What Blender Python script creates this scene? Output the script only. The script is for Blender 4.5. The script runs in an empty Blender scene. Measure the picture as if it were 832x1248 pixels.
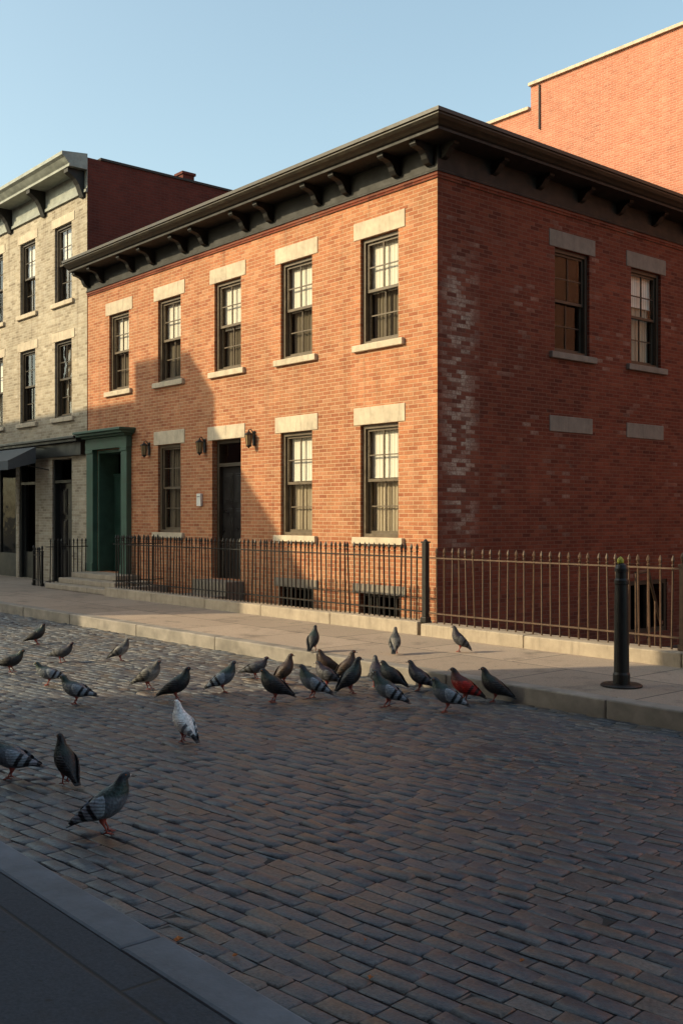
import bpy, math, random
from mathutils import Vector, Matrix
random.seed(7)
scene = bpy.context.scene
COL = scene.collection
scene.view_settings.view_transform = 'Standard'
scene.view_settings.look = 'None'
scene.view_settings.exposure = 0

# ------------------------------------------------------------------ node helpers
class NT:
    def __init__(s, name):
        s.m = bpy.data.materials.new(name); s.m.use_nodes = True
        s.t = s.m.node_tree; s.n = s.t.nodes; s.b = s.n['Principled BSDF']
        s._c = None
    def new(s, t): return s.n.new(t)
    def link(s, a, b): s.t.links.new(a, b)
    def put(s, sock, v):
        if isinstance(v, bpy.types.NodeSocket): s.link(v, sock)
        elif v is not None: sock.default_value = v
    def math(s, op, a, b=None, c=None, clamp=False):
        n = s.new('ShaderNodeMath'); n.operation = op; n.use_clamp = clamp
        s.put(n.inputs[0], a)
        if b is not None: s.put(n.inputs[1], b)
        if c is not None: s.put(n.inputs[2], c)
        return n.outputs[0]
    def coord(s):
        if s._c is None: s._c = s.new('ShaderNodeTexCoord').outputs['Object']
        return s._c
    def xyz(s):
        n = s.new('ShaderNodeSeparateXYZ'); s.link(s.coord(), n.inputs[0]); return n.outputs
    def comb(s, x, y, z=0.0):
        n = s.new('ShaderNodeCombineXYZ')
        s.put(n.inputs[0], x); s.put(n.inputs[1], y); s.put(n.inputs[2], z); return n.outputs[0]
    def noise(s, scale, detail=3, rough=.55, vec=None):
        n = s.new('ShaderNodeTexNoise'); n.inputs['Scale'].default_value = scale
        n.inputs['Detail'].default_value = detail; n.inputs['Roughness'].default_value = rough
        s.link(vec if vec is not None else s.coord(), n.inputs['Vector']); return n.outputs['Fac']
    def ramp(s, fac, stops, interp='LINEAR'):
        n = s.new('ShaderNodeValToRGB'); cr = n.color_ramp; cr.interpolation = interp
        while len(cr.elements) < len(stops): cr.elements.new(.5)
        for e, (p, c) in zip(cr.elements, stops):
            e.position = p; e.color = (c[0], c[1], c[2], 1)
        s.put(n.inputs[0], fac); return n.outputs[0]
    def mix(s, fac, a, b, mode='MIX'):
        n = s.new('ShaderNodeMix'); n.data_type = 'RGBA'; n.blend_type = mode
        s.put(n.inputs[0], fac)
        for i, v in ((6, a), (7, b)):
            if isinstance(v, tuple): v = (v[0], v[1], v[2], 1)
            s.put(n.inputs[i], v)
        return n.outputs[2]
    def maprange(s, v, a, b, c=0., d=1.):
        n = s.new('ShaderNodeMapRange'); s.put(n.inputs[0], v)
        for i, k in enumerate((a, b, c, d)): n.inputs[i+1].default_value = k
        return n.outputs[0]
    def bump(s, h, strength, dist):
        n = s.new('ShaderNodeBump'); n.inputs['Strength'].default_value = strength
        n.inputs['Distance'].default_value = dist; s.link(h, n.inputs['Height'])
        s.link(n.outputs[0], s.b.inputs['Normal'])
    def base(s, c, rough=.7, spec=None, metal=0.):
        if isinstance(c, tuple): c = (c[0], c[1], c[2], 1)
        s.put(s.b.inputs['Base Color'], c); s.put(s.b.inputs['Roughness'], rough)
        s.b.inputs['Metallic'].default_value = metal
        if spec is not None: s.b.inputs['Specular IOR Level'].default_value = spec

def block_pattern(q, u, v, bw, bh, joint, wob=.004):
    nz = q.noise(9, 2)
    u = q.math('ADD', u, q.math('MULTIPLY', q.math('SUBTRACT', nz, .5), wob*2))
    v = q.math('ADD', v, q.math('MULTIPLY', q.math('SUBTRACT', q.noise(6, 2), .5), wob*2))
    vr = q.math('DIVIDE', v, bh); row = q.math('FLOOR', vr); fv = q.math('FRACT', vr)
    par = q.math('MULTIPLY', q.math('FRACT', q.math('MULTIPLY', row, .5)), 1.0)
    ur = q.math('ADD', q.math('DIVIDE', u, bw), par); colm = q.math('FLOOR', ur); fu = q.math('FRACT', ur)
    wn = q.new('ShaderNodeTexWhiteNoise'); wn.noise_dimensions = '2D'
    q.link(q.comb(colm, row), wn.inputs['Vector'])
    du = q.math('MULTIPLY', q.math('MINIMUM', fu, q.math('SUBTRACT', 1., fu)), bw)
    dv = q.math('MULTIPLY', q.math('MINIMUM', fv, q.math('SUBTRACT', 1., fv)), bh)
    d = q.math('MINIMUM', du, dv)
    mask = q.maprange(d, joint*.2, joint*.75)
    return wn.outputs['Value'], mask, wn

def brick_mat(name, pal, mortar, eff=False, weather=.35, bump=.5, streak=False):
    q = NT(name); x, y, z = q.xyz()
    u = q.math('ADD', x, y)
    rnd, mask, wn = block_pattern(q, u, z, .186, .0580, .0095)
    n = len(pal); c = q.ramp(rnd, [(i/(n-1), p) for i, p in enumerate(pal)])
    big = q.noise(.55, 4, .6); c = q.mix(1., c, q.ramp(big, [(.3, (1-weather,)*3), (.7, (1.12, 1.1, 1.08))]), 'MULTIPLY')
    mid = q.noise(3.5, 4, .7); c = q.mix(1., c, q.ramp(mid, [(.3, (.82,)*3), (.7, (1.14,)*3)]), 'MULTIPLY')
    fine = q.noise(55, 3, .7); c = q.mix(1., c, q.ramp(fine, [(.25, (.76,)*3), (.75, (1.18,)*3)]), 'MULTIPLY')
    e = None
    if eff:
        wn2 = q.new('ShaderNodeTexWhiteNoise'); wn2.noise_dimensions = '1D'
        q.link(q.math('MULTIPLY', rnd, 917.3), wn2.inputs['W'])
        band = q.math('SUBTRACT', 1., q.math('DIVIDE', q.math('ABSOLUTE', q.math('SUBTRACT', y, 10.54)), .42), clamp=True)
        band = q.math('POWER', band, .7)
        zz = q.math('MULTIPLY', q.maprange(z, .7, 1.9), q.maprange(z, 5.4, 4.7))
        b1 = q.math('MULTIPLY', band, zz)
        soft = q.maprange(q.noise(4.5, 5, .75), .34, .60, .3, 1.)
        per = q.maprange(wn2.outputs[0], .42, .58, .10, 1.)
        e = q.math('MULTIPLY', q.math('MULTIPLY', b1, soft), per)
        b3 = q.math('MULTIPLY', q.maprange(q.noise(.9, 3), .52, .68), q.maprange(wn2.outputs[0], .88, .92, 0., .35))
        e = q.math('MAXIMUM', e, b3)
        e = q.math('MULTIPLY', e, q.maprange(q.noise(30, 5, .8), .38, .60, .35, 1.25), clamp=True)
        e = q.math('MULTIPLY', e, q.maprange(mask, 0., 1., .35, 1.))
    c = q.mix(mask, mortar, c)
    if e is not None: c = q.mix(e, c, (.54, .45, .36))
    if streak:
        sc = q.new('ShaderNodeMapping'); sc.inputs['Scale'].default_value = (3.2, 3.2, .22); q.link(q.coord(), sc.inputs[0])
        sn = q.noise(1.6, 4, .6, sc.outputs[0]); c = q.mix(q.maprange(sn, .55, .75, 0., .36), c, (.10,.055,.038))
    c = q.mix(q.maprange(z, .7, -.3, 0., .35), c, (.05, .035, .03))
    q.base(c, .88, .25)
    h = q.math('ADD', mask, q.math('MULTIPLY', fine, .5))
    h = q.math('ADD', h, q.math('MULTIPLY', rnd, .35))
    q.bump(h, bump, .007)
    return q.m

def plain(name, c, rough=.6, var=.2, scale=8, bump=.1, metal=0., spec=None):
    q = NT(name); nz = q.noise(scale, 4, .6)
    col = q.mix(1., c, q.ramp(nz, [(.25, (1-var,)*3), (.75, (1+var,)*3)]), 'MULTIPLY')
    f = q.noise(scale*9, 3, .6)
    q.base(col, q.maprange(nz, .3, .7, max(rough-.1, .05), min(rough+.1, 1)), spec, metal)
    q.bump(f, bump, .004); return q.m
def stone(name, c):
    q = NT(name); nz = q.noise(5, 5, .65)
    col = q.mix(1., c, q.ramp(nz, [(.25, (.74,.73,.72)), (.72, (1.16,1.15,1.13))]), 'MULTIPLY')
    sc = q.new('ShaderNodeMapping'); sc.inputs['Scale'].default_value = (9, 9, 1.2); q.link(q.coord(), sc.inputs[0])
    col = q.mix(q.maprange(q.noise(1.3, 4, .7, sc.outputs[0]), .52, .75, 0., .45), col, (.12,.10,.08))
    q.base(col, .85, .3); q.bump(q.noise(45, 4, .7), .45, .005); return q.m

M = {}
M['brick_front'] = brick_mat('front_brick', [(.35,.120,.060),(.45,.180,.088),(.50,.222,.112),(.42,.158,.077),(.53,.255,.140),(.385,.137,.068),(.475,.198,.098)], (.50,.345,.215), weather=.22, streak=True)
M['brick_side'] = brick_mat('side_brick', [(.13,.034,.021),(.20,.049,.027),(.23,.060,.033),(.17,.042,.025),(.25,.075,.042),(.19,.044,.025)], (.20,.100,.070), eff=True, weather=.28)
M['brick_back'] = brick_mat('pale_orange_brick', [(.43,.155,.095),(.50,.195,.12),(.46,.17,.105),(.53,.225,.145)], (.52,.32,.23), weather=.12)
M['brick_tan'] = brick_mat('tan_brick', [(.29,.24,.175),(.42,.355,.265),(.49,.425,.33),(.37,.31,.23),(.53,.47,.375)], (.44,.40,.32), weather=.22, streak=True)
M['brick_dark'] = brick_mat('dark_red_brick', [(.12,.032,.024),(.15,.038,.027),(.135,.035,.025)], (.11,.052,.04))
M['stone'] = stone('limestone_trim', (.56,.48,.37))
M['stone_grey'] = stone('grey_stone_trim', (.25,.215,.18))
M['coping'] = stone('fence_base_stone', (.38,.32,.255))
M['cornice'] = plain('dark_painted_cornice', (.036,.028,.017), .5, .45, 6, .25)
M['bracket'] = plain('black_painted_woodwork', (.010,.009,.007), .65, .3, 6, .2)
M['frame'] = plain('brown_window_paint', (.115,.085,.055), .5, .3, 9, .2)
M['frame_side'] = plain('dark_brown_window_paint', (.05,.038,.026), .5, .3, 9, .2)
M['black'] = plain('black_iron', (.010,.009,.009), .45, .3, 20, .2, spec=.4)
M['iron'] = plain('rusty_iron', (.085,.048,.029), .55, .5, 14, .4, spec=.4)
M['green'] = plain('green_paint', (.050,.105,.075), .5, .3, 5, .15)
M['greendk'] = plain('dark_green_door_paint', (.014,.038,.028), .4, .25, 5, .15)
M['blackdoor'] = plain('black_door_paint', (.012,.011,.012), .35, .2, 5, .1)
M['cream'] = plain('grey_green_painted_cornice', (.27,.29,.255), .6, .35, 5, .2)
M['shop'] = plain('black_shopfront_paint', (.014,.016,.016), .4, .2, 5, .1)
M['awning'] = plain('slate_canvas', (.09,.10,.11), .9, .15, 10, .3)
M['roof'] = plain('roof_felt', (.05,.045,.04), .9, .2, 3, .4)
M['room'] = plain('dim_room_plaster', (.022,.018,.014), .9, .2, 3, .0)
M['white'] = plain('white_enamel', (.75,.74,.70), .4, .05, 9, .05)
M['yellow'] = plain('yellow_green_paint', (.40,.38,.035), .5, .15, 12, .1)
M['brass'] = plain('brass', (.5,.35,.12), .3, .1, 12, .05, metal=1.)
def cloth(name, c):
    q = NT(name); x, y, z = q.xyz()
    w = q.new('ShaderNodeTexWave'); w.inputs['Scale'].default_value = 5; w.inputs['Distortion'].default_value = 1.5
    q.link(q.comb(q.math('ADD', x, y), 0.), w.inputs['Vector'])
    q.base(q.mix(1., c, q.ramp(w.outputs['Fac'], [(0, (.8,.78,.75)), (1, (1.05,)*3)]), 'MULTIPLY'), .95, .1); return q.m
M['blind'] = cloth('cream_roller_blind', (.86,.82,.74))
M['curtain'] = cloth('cream_curtain', (.50,.43,.33))
M['net'] = cloth('dim_net_curtain', (.20,.17,.13))
def glass_mat(name, facing_gain, base_refl, rough=.02):
    q = NT(name); q.n.remove(q.b)
    tr = q.new('ShaderNodeBsdfTransparent'); tr.inputs[0].default_value = (.96,.96,.94,1)
    gl = q.new('ShaderNodeBsdfGlossy'); gl.inputs['Roughness'].default_value = rough
    lw = q.new('ShaderNodeLayerWeight'); lw.inputs[0].default_value = .5
    bp = q.new('ShaderNodeBump'); bp.inputs['Strength'].default_value = .3; bp.inputs['Distance'].default_value = .02
    q.link(q.noise(4, 1), bp.inputs['Height']); q.link(bp.outputs[0], gl.inputs['Normal'])
    f = q.math('ADD', q.math('MULTIPLY', q.math('POWER', lw.outputs['Facing'], 3.), facing_gain), base_refl, clamp=True)
    ms = q.new('ShaderNodeMixShader'); q.link(f, ms.inputs[0])
    q.link(tr.outputs[0], ms.inputs[1]); q.link(gl.outputs[0], ms.inputs[2])
    q.link(ms.outputs[0], q.n['Material Output'].inputs[0]); return q.m
M['glass'] = glass_mat('window_glass', .32, .10)
M['glass_side'] = glass_mat('dull_window_glass', .05, .05, .05)  # clean glass with its reflection turned down so the panes stay dark
q = NT('amber_lamp_glass'); q.base((.26,.19,.10), .15, .5); M['lampglass'] = q.m

def pavement_mat(name, c1, c2, slab):
    q = NT(name); x, y, z = q.xyz()
    rnd, mask, _ = block_pattern(q, x, y, slab[0], slab[1], .014, .002)
    big = q.noise(.7, 5, .65); c = q.mix(big, c1, c2)
    c = q.mix(1., c, q.ramp(rnd, [(0, (.85,)*3), (1, (1.1,)*3)]), 'MULTIPLY')
    f = q.noise(70, 4, .75)
    c = q.mix(1., c, q.ramp(f, [(.3, (.7,)*3), (.7, (1.2,)*3)]), 'MULTIPLY')
    st = q.noise(3.1, 5, .7); c = q.mix(q.maprange(st, .54, .72, 0., .5), c, (.05,.045,.04))
    sp = q.noise(16, 3, .6); c = q.mix(q.maprange(sp, .68, .72, 0., .6), c, (.03,.028,.026))
    c = q.mix(mask, (.045,.04,.036), c)
    q.base(c, .85, .3); q.bump(q.math('ADD', q.math('MULTIPLY', mask, 1.5), f), .45, .006); return q.m
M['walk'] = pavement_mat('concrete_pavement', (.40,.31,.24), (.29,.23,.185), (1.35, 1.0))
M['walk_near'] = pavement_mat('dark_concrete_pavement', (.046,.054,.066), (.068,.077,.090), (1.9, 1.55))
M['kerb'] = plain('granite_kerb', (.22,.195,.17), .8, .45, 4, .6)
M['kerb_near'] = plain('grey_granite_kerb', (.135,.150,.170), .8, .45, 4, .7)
M['ground'] = plain('packed_earth', (.07,.058,.046), .95, .3, 2, .6)

q = NT('granite_setts')
at = q.new('ShaderNodeAttribute'); at.attribute_name = 'tone'
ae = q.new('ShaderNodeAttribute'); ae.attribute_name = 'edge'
c = q.ramp(at.outputs['Fac'], [(0,(.038,.046,.060)),(.18,(.080,.086,.100)),(.36,(.048,.057,.074)),(.5,(.110,.098,.088)),(.64,(.058,.068,.088)),(.78,(.120,.090,.070)),(.9,(.075,.082,.096)),(1,(.14,.130,.120))])
f = q.noise(60, 4, .75); c = q.mix(1., c, q.ramp(f, [(.28,(.45,)*3),(.72,(1.5,)*3)]), 'MULTIPLY')
b = q.noise(.8, 4, .6); c = q.mix(1., c, q.ramp(b, [(.3,(.72,.75,.80)),(.7,(1.22,1.16,1.08))]), 'MULTIPLY')
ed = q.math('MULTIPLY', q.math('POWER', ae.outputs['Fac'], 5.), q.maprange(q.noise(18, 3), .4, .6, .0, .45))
c = q.mix(ed, c, (.20,.19,.18))  # edge highlights painted into the sett colour, in keeping with worn edges
q.base(c, q.maprange(b, .3, .7, .34, .52), .5)
q.bump(q.math('ADD', q.noise(22, 4, .7), q.math('MULTIPLY', f, .45)), .65, .010); M['setts'] = q.m
M['joint'] = plain('sandy_joint', (.030,.027,.025), .95, .35, 6, .6)

# ------------------------------------------------------------------ mesh helpers
class Part:
    def __init__(s): s.v = []; s.f = []; s.mi = []
    def quad(s, a, b, c, d, mi=0):
        i = len(s.v); s.v += [a, b, c, d]; s.f.append((i, i+1, i+2, i+3)); s.mi.append(mi)
    def box(s, x0, x1, y0, y1, z0, z1, mi=0):
        if x0 > x1: x0, x1 = x1, x0
        if y0 > y1: y0, y1 = y1, y0
        i = len(s.v)
        s.v += [(x0,y0,z0),(x1,y0,z0),(x1,y1,z0),(x0,y1,z0),(x0,y0,z1),(x1,y0,z1),(x1,y1,z1),(x0,y1,z1)]
        for f in ((3,2,1,0),(4,5,6,7),(0,1,5,4),(1,2,6,5),(2,3,7,6),(3,0,4,7)):
            s.f.append(tuple(i+k for k in f)); s.mi.append(mi)
    def lathe(s, cx, cy, prof, n=16, mi=0):
        i0 = len(s.v)
        for r, z in prof:
            for k in range(n):
                a = 2*math.pi*k/n; s.v.append((cx+r*math.cos(a), cy+r*math.sin(a), z))
        for j in range(len(prof)-1):
            for k in range(n):
                k2 = (k+1) % n
                s.f.append((i0+j*n+k, i0+j*n+k2, i0+(j+1)*n+k2, i0+(j+1)*n+k)); s.mi.append(mi)
        s.f.append(tuple(i0+k for k in reversed(range(n)))); s.mi.append(mi)
        s.f.append(tuple(i0+(len(prof)-1)*n+k for k in range(n))); s.mi.append(mi)
    def tube(s, pts, rad, n=8, mi=0):
        i0 = len(s.v); pts = [Vector(p) for p in pts]
        if not isinstance(rad, (list, tuple)): rad = [rad]*len(pts)
        for j, p in enumerate(pts):
            t = (pts[min(j+1, len(pts)-1)]-pts[max(j-1, 0)]).normalized()
            up = Vector((0,0,1)) if abs(t.z) < .9 else Vector((1,0,0))
            a = t.cross(up).normalized(); b = a.cross(t)
            for k in range(n):
                w = 2*math.pi*k/n; s.v.append(tuple(p+a*math.cos(w)*rad[j]+b*math.sin(w)*rad[j]))
        for j in range(len(pts)-1):
            for k in range(n):
                k2 = (k+1) % n
                s.f.append((i0+j*n+k, i0+j*n+k2, i0+(j+1)*n+k2, i0+(j+1)*n+k)); s.mi.append(mi)
        s.f.append(tuple(i0+k for k in range(n))); s.mi.append(mi)
        s.f.append(tuple(i0+(len(pts)-1)*n+k for k in range(n))); s.mi.append(mi)
    def mesh(s, name, mats, smooth=False):
        me = bpy.data.meshes.new(name); me.from_pydata([tuple(v) for v in s.v], [], s.f)
        for m in mats: me.materials.append(m)
        me.polygons.foreach_set('material_index', s.mi)
        if smooth: me.polygons.foreach_set('use_smooth', [True]*len(s.f))
        me.update(); return me
    def obj(s, name, mats, parent=None, smooth=False, bevel=0., origin=None):
        if not isinstance(mats, list): mats = [mats]
        o = bpy.data.objects.new(name, s.mesh(name, mats, smooth)); COL.objects.link(o)
        if parent: adopt(o, parent)
        if bevel:
            b = o.modifiers.new('bevel', 'BEVEL'); b.width = bevel; b.segments = 2; b.limit_method = 'ANGLE'
        return o
def world_of(o):
    loc = Matrix.Translation(o.location)
    return loc if o.parent is None else world_of(o.parent) @ o.matrix_parent_inverse @ loc
def adopt(o, p):
    o.parent = p; o.matrix_parent_inverse = world_of(p).inverted()
def thing(name, loc, label, cat, group=None):
    e = bpy.data.objects.new(name, None); e.location = loc; e.empty_display_size = .3
    COL.objects.link(e); e['label'] = label; e['category'] = cat
    if group: e['group'] = group
    return e
def tag(o, label, cat, group=None):
    o['label'] = label; o['category'] = cat
    if group: o['group'] = group
def structure(o): o['kind'] = 'structure'; return o

class Front:
    def __init__(s, Y): s.Y = Y; s.side = False
    def box(s, p, u0, u1, z0, z1, d0, d1, mi=0): p.box(u0, u1, s.Y+d0, s.Y+d1, z0, z1, mi)
    def pt(s, u, z, d): return (u, s.Y+d, z)
class Side:
    def __init__(s, X): s.X = X; s.side = True
    def box(s, p, u0, u1, z0, z1, d0, d1, mi=0): p.box(s.X-d1, s.X-d0, u0, u1, z0, z1, mi)
    def pt(s, u, z, d): return (s.X-d, u, z)

def wall_sheet(p, pl, u0, u1, z0, z1, ops, depth=.22, mi=0):
    us = sorted({u0, u1} | {o[0] for o in ops} | {o[1] for o in ops})
    zs = sorted({z0, z1} | {o[2] for o in ops} | {o[3] for o in ops})
    for a, b in zip(us, us[1:]):
        for c, d in zip(zs, zs[1:]):
            if any(o[0]-1e-6 <= a and b <= o[1]+1e-6 and o[2]-1e-6 <= c and d <= o[3]+1e-6 for o in ops): continue
            p.quad(pl.pt(a,c,0), pl.pt(b,c,0), pl.pt(b,d,0), pl.pt(a,d,0), mi)
    for (a, b, c, d) in ops:
        p.quad(pl.pt(a,c,0), pl.pt(a,d,0), pl.pt(a,d,depth), pl.pt(a,c,depth), mi)
        p.quad(pl.pt(b,c,0), pl.pt(b,d,0), pl.pt(b,d,depth), pl.pt(b,c,depth), mi)
        p.quad(pl.pt(a,c,0), pl.pt(b,c,0), pl.pt(b,c,depth), pl.pt(a,c,depth), mi)
        p.quad(pl.pt(a,d,0), pl.pt(b,d,0), pl.pt(b,d,depth), pl.pt(a,d,depth), mi)
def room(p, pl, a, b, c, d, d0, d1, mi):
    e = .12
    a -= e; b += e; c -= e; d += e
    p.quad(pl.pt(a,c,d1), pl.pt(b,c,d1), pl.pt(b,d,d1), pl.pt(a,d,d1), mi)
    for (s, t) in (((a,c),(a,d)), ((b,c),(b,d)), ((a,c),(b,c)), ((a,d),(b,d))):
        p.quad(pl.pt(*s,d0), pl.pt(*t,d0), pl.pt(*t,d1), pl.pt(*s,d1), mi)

def window(pl, uc, w, z0, z1, parent, dress='blind', cols=2, lintel=True, stone='stone', sill=True, frame='frame', drop=.5, lh=.255, full=False, net='curtain'):
    u0, u1 = uc-w/2, uc+w/2; zm = (z0+z1)/2+.01
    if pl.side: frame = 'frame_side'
    p = Part()
    t = .055
    pl.box(p, u0+.001, u0+t, z0+.001, z1-.001, .05, .19); pl.box(p, u1-t, u1-.001, z0+.001, z1-.001, .05, .19)
    pl.box(p, u0+t, u1-t, z1-t, z1-.001, .052, .188); pl.box(p, u0+t, u1-t, z0+.001, z0+.05, .052, .188)
    a, b = u0+t, u1-t
    def sash(za, zb, d0, d1):
        s = .038
        pl.box(p, a, a+s, za, zb, d0, d1); pl.box(p, b-s, b, za, zb, d0, d1)
        pl.box(p, a+s, b-s, za, za+.042, d0+.001, d1-.001); pl.box(p, a+s, b-s, zb-.036, zb, d0+.001, d1-.001)
        for k in range(1, cols):
            uu = a+s+(b-a-2*s)*k/cols; pl.box(p, uu-.009, uu+.009, za+.042, zb-.036, d0+.006, d1-.006)
        zz = (za+zb)/2; pl.box(p, a+s, b-s, zz-.009, zz+.009, d0+.009, d1-.009)
    sash(zm-.02, z1-t, .085, .12); sash(z0+.05, zm+.022, .124, .159)
    o = p.obj('window', M[frame], parent)
    g = Part()
    g.quad(pl.pt(a+.03,zm,.103), pl.pt(b-.03,zm,.103), pl.pt(b-.03,z1-t-.03,.103), pl.pt(a+.03,z1-t-.03,.103))
    g.quad(pl.pt(a+.03,z0+.08,.142), pl.pt(b-.03,z0+.08,.142), pl.pt(b-.03,zm,.142), pl.pt(a+.03,zm,.142))
    g.obj('glass', M['glass_side' if pl.side else 'glass'], o)
    if dress == 'blind':
        c = Part(); zb = z1-(z1-z0)*drop
        pl.box(c, a+.01, b-.01, zb, z1-.02, .172, .176); pl.box(c, a+.01, b-.01, zb-.02, zb, .168, .182)
        c.obj('blind', M['blind'], o)
    if dress in ('curtain', 'blind', 'cafe'):
        c = Part(); n = 44; ph = random.random()*6
        lo, hi = z0+.03, (z1-.02 if dress != 'cafe' else z0+.52)
        part = 1.
        for half in (0, 1):
            if dress == 'cafe' and half == 1: continue
            m_ = (a+b)/2; hw = m_-a-.012
            ua, ub = (a+.01, a+.01+hw*part) if half == 0 else (b-.01-hw*part, b-.01)
            i0 = len(c.v)
            for k in range(n+1):
                f = k/n; uu = ua+(ub-ua)*f; dd = .014*math.sin(f*26+ph)+.006*math.sin(f*61+ph)
                c.v.append(pl.pt(uu, lo, .215+dd)); c.v.append(pl.pt(uu, hi, .215+dd*.5))
            for k in range(n):
                c.f.append((i0+2*k, i0+2*k+2, i0+2*k+3, i0+2*k+1)); c.mi.append(0)
        if c.f: c.obj('curtain', M['curtain' if dress == 'cafe' else net], o, smooth=True)
    if lintel:
        l = Part(); pl.box(l, u0-.14, u1+.14, z1+.002, z1+lh, -.012, .04)
        l.obj('lintel', M[stone], o, bevel=.008)
    if sill:
        l = Part(); pl.box(l, u0-.13, u1+.13, z0-.10, z0-.002, -.060, .045)
        l.obj('sill', M[stone], o, bevel=.010)
    return o

# ------------------------------------------------------------------ ground & streets
KY = 6.90
NY = 1.87
gp = Part(); gp.quad((-400,-400,-.62),(400,-400,-.62),(400,400,-.62),(-400,400,-.62))
structure(gp.obj('ground', M['ground']))
rp = Part(); rp.box(-120, 60, NY-.02, KY+.02, -.6, -.0085); structure(rp.obj('road_bed', M['joint']))
verts, faces, tone, edge = [], [], [], []
RA = math.radians(5.5); ca, sa = math.cos(RA), math.sin(RA)
ch = .090; v0 = -4.0
while v0 < 11.0:
    v1 = v0+ch*random.uniform(.96, 1.04); u = -33+random.random()*.2
    while u < 8:
        L = random.choice((.15,.17,.18,.19,.21))*random.uniform(.95,1.06)
        cu, cv = u+L/2, (v0+v1)/2
        cx, cy = cu*ca-cv*sa, cu*sa+cv*ca
        if not (NY-.02 < cy < KY+.03 and -32 < cx < 6): u += L; continue
        g = .0030
        h = random.gauss(0, .0024); tx = random.gauss(0,.0028); ty = random.gauss(0,.0017); tn = random.random()
        drift = .006*math.sin(u*.7)+.003*math.sin(u*1.9+v0)
        x0, x1, ya, yb = u+g, u+L-g, v0+g+drift, v1-g+drift
        j = lambda: random.uniform(-.0026,.0026)
        i = len(verts)
        def pu(a_, b_, z_): verts.append((a_*ca-b_*sa, a_*sa+b_*ca, z_))
        rings = ((0., -.013), (.0012, -.0045), (.0070, h))
        for ins, zz in rings:
            for sx, sy in ((0,0),(1,0),(1,1),(0,1)):
                px = (x0+ins) if sx == 0 else (x1-ins); py = (ya+ins) if sy == 0 else (yb-ins)
                zt = zz
                if ins == .0070: zt = zz + (tx if sx else -tx) + (ty if sy else -ty)
                pu(px+j(), py+j(), zt)
        for r in range(2):
            for k in range(4):
                k2 = (k+1) % 4
                faces.append((i+r*4+k, i+r*4+k2, i+r*4+4+k2, i+r*4+4+k))
        pu((x0+x1)/2, (ya+yb)/2, h+.0018); c0 = i+12
        for k in range(4): faces.append((i+8+k, i+8+(k+1) % 4, c0))
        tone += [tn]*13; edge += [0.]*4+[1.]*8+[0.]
        u += L
    v0 = v1
me = bpy.data.meshes.new('road'); me.from_pydata(verts, [], faces)
a = me.attributes.new('tone', 'FLOAT', 'POINT'); a.data.foreach_set('value', tone)
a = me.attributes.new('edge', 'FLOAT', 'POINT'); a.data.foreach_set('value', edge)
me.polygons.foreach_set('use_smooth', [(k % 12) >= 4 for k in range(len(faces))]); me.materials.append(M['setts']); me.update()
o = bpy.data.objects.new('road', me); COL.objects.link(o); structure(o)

def kerb(name, y0, y1, mat):
    p = Part(); x = -60
    while x < 25:
        L = random.uniform(1.5, 2.1); dz = random.uniform(-.003,.003); dy = random.uniform(-.004,.004)
        p.box(x+.004, x+L-.004, y0+dy, y1+dy, -.5, .15+dz); x += L
    structure(p.obj(name, mat, bevel=.014))
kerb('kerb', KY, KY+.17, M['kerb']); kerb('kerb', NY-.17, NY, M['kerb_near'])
p = Part(); p.box(-60, 25, KY+.173, 8.90, -.5, .146); p.box(-60, -16.97, 8.901, 10.08, -.5, .145)
structure(p.obj('pavement', M['walk']))
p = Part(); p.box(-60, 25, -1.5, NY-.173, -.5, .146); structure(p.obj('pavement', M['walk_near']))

# ------------------------------------------------------------------ red brick house
FX0, FX1, FY, BY = -19.93, -9.82, 10.10, 20.0
F = Front(FY); S = Side(FX1)
house = thing('brick_house', (-14.9, 15, 0), 'two storey red brick corner house with dark bracketed cornice', 'house')
cs = [-10.98, -12.90, -14.80, -16.70, -18.60]; W = .80
ops = [(c-W/2, c+W/2, 4.08, 5.62) for c in cs]
ops += [(c-W/2, c+W/2, 1.28, 2.91) for c in (cs[0], cs[1], cs[3])]
door = (-15.27, -14.40, .50, 2.90); ops.append(door)
port = (-19.50, -18.33, .45, 2.92); ops.append(port)
bops = [(cs[0]-.42, cs[0]+.42, .02, .46), (cs[1]-.42, cs[1]+.42, .02, .46)]
p = Part()
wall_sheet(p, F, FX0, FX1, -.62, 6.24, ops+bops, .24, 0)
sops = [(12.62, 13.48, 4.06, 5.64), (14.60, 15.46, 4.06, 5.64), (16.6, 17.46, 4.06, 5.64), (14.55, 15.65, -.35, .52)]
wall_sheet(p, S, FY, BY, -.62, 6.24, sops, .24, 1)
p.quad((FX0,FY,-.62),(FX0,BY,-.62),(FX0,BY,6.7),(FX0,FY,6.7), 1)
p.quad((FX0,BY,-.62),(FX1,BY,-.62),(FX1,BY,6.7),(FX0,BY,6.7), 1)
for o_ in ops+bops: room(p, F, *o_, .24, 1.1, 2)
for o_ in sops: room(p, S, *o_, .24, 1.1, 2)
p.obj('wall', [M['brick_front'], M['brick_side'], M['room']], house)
p = Part(); p.box(FX0+.02, FX1-.02, FY+.02, BY-.02, 6.7, 6.79); roof = p.obj('roof', M['roof'], house)

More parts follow.
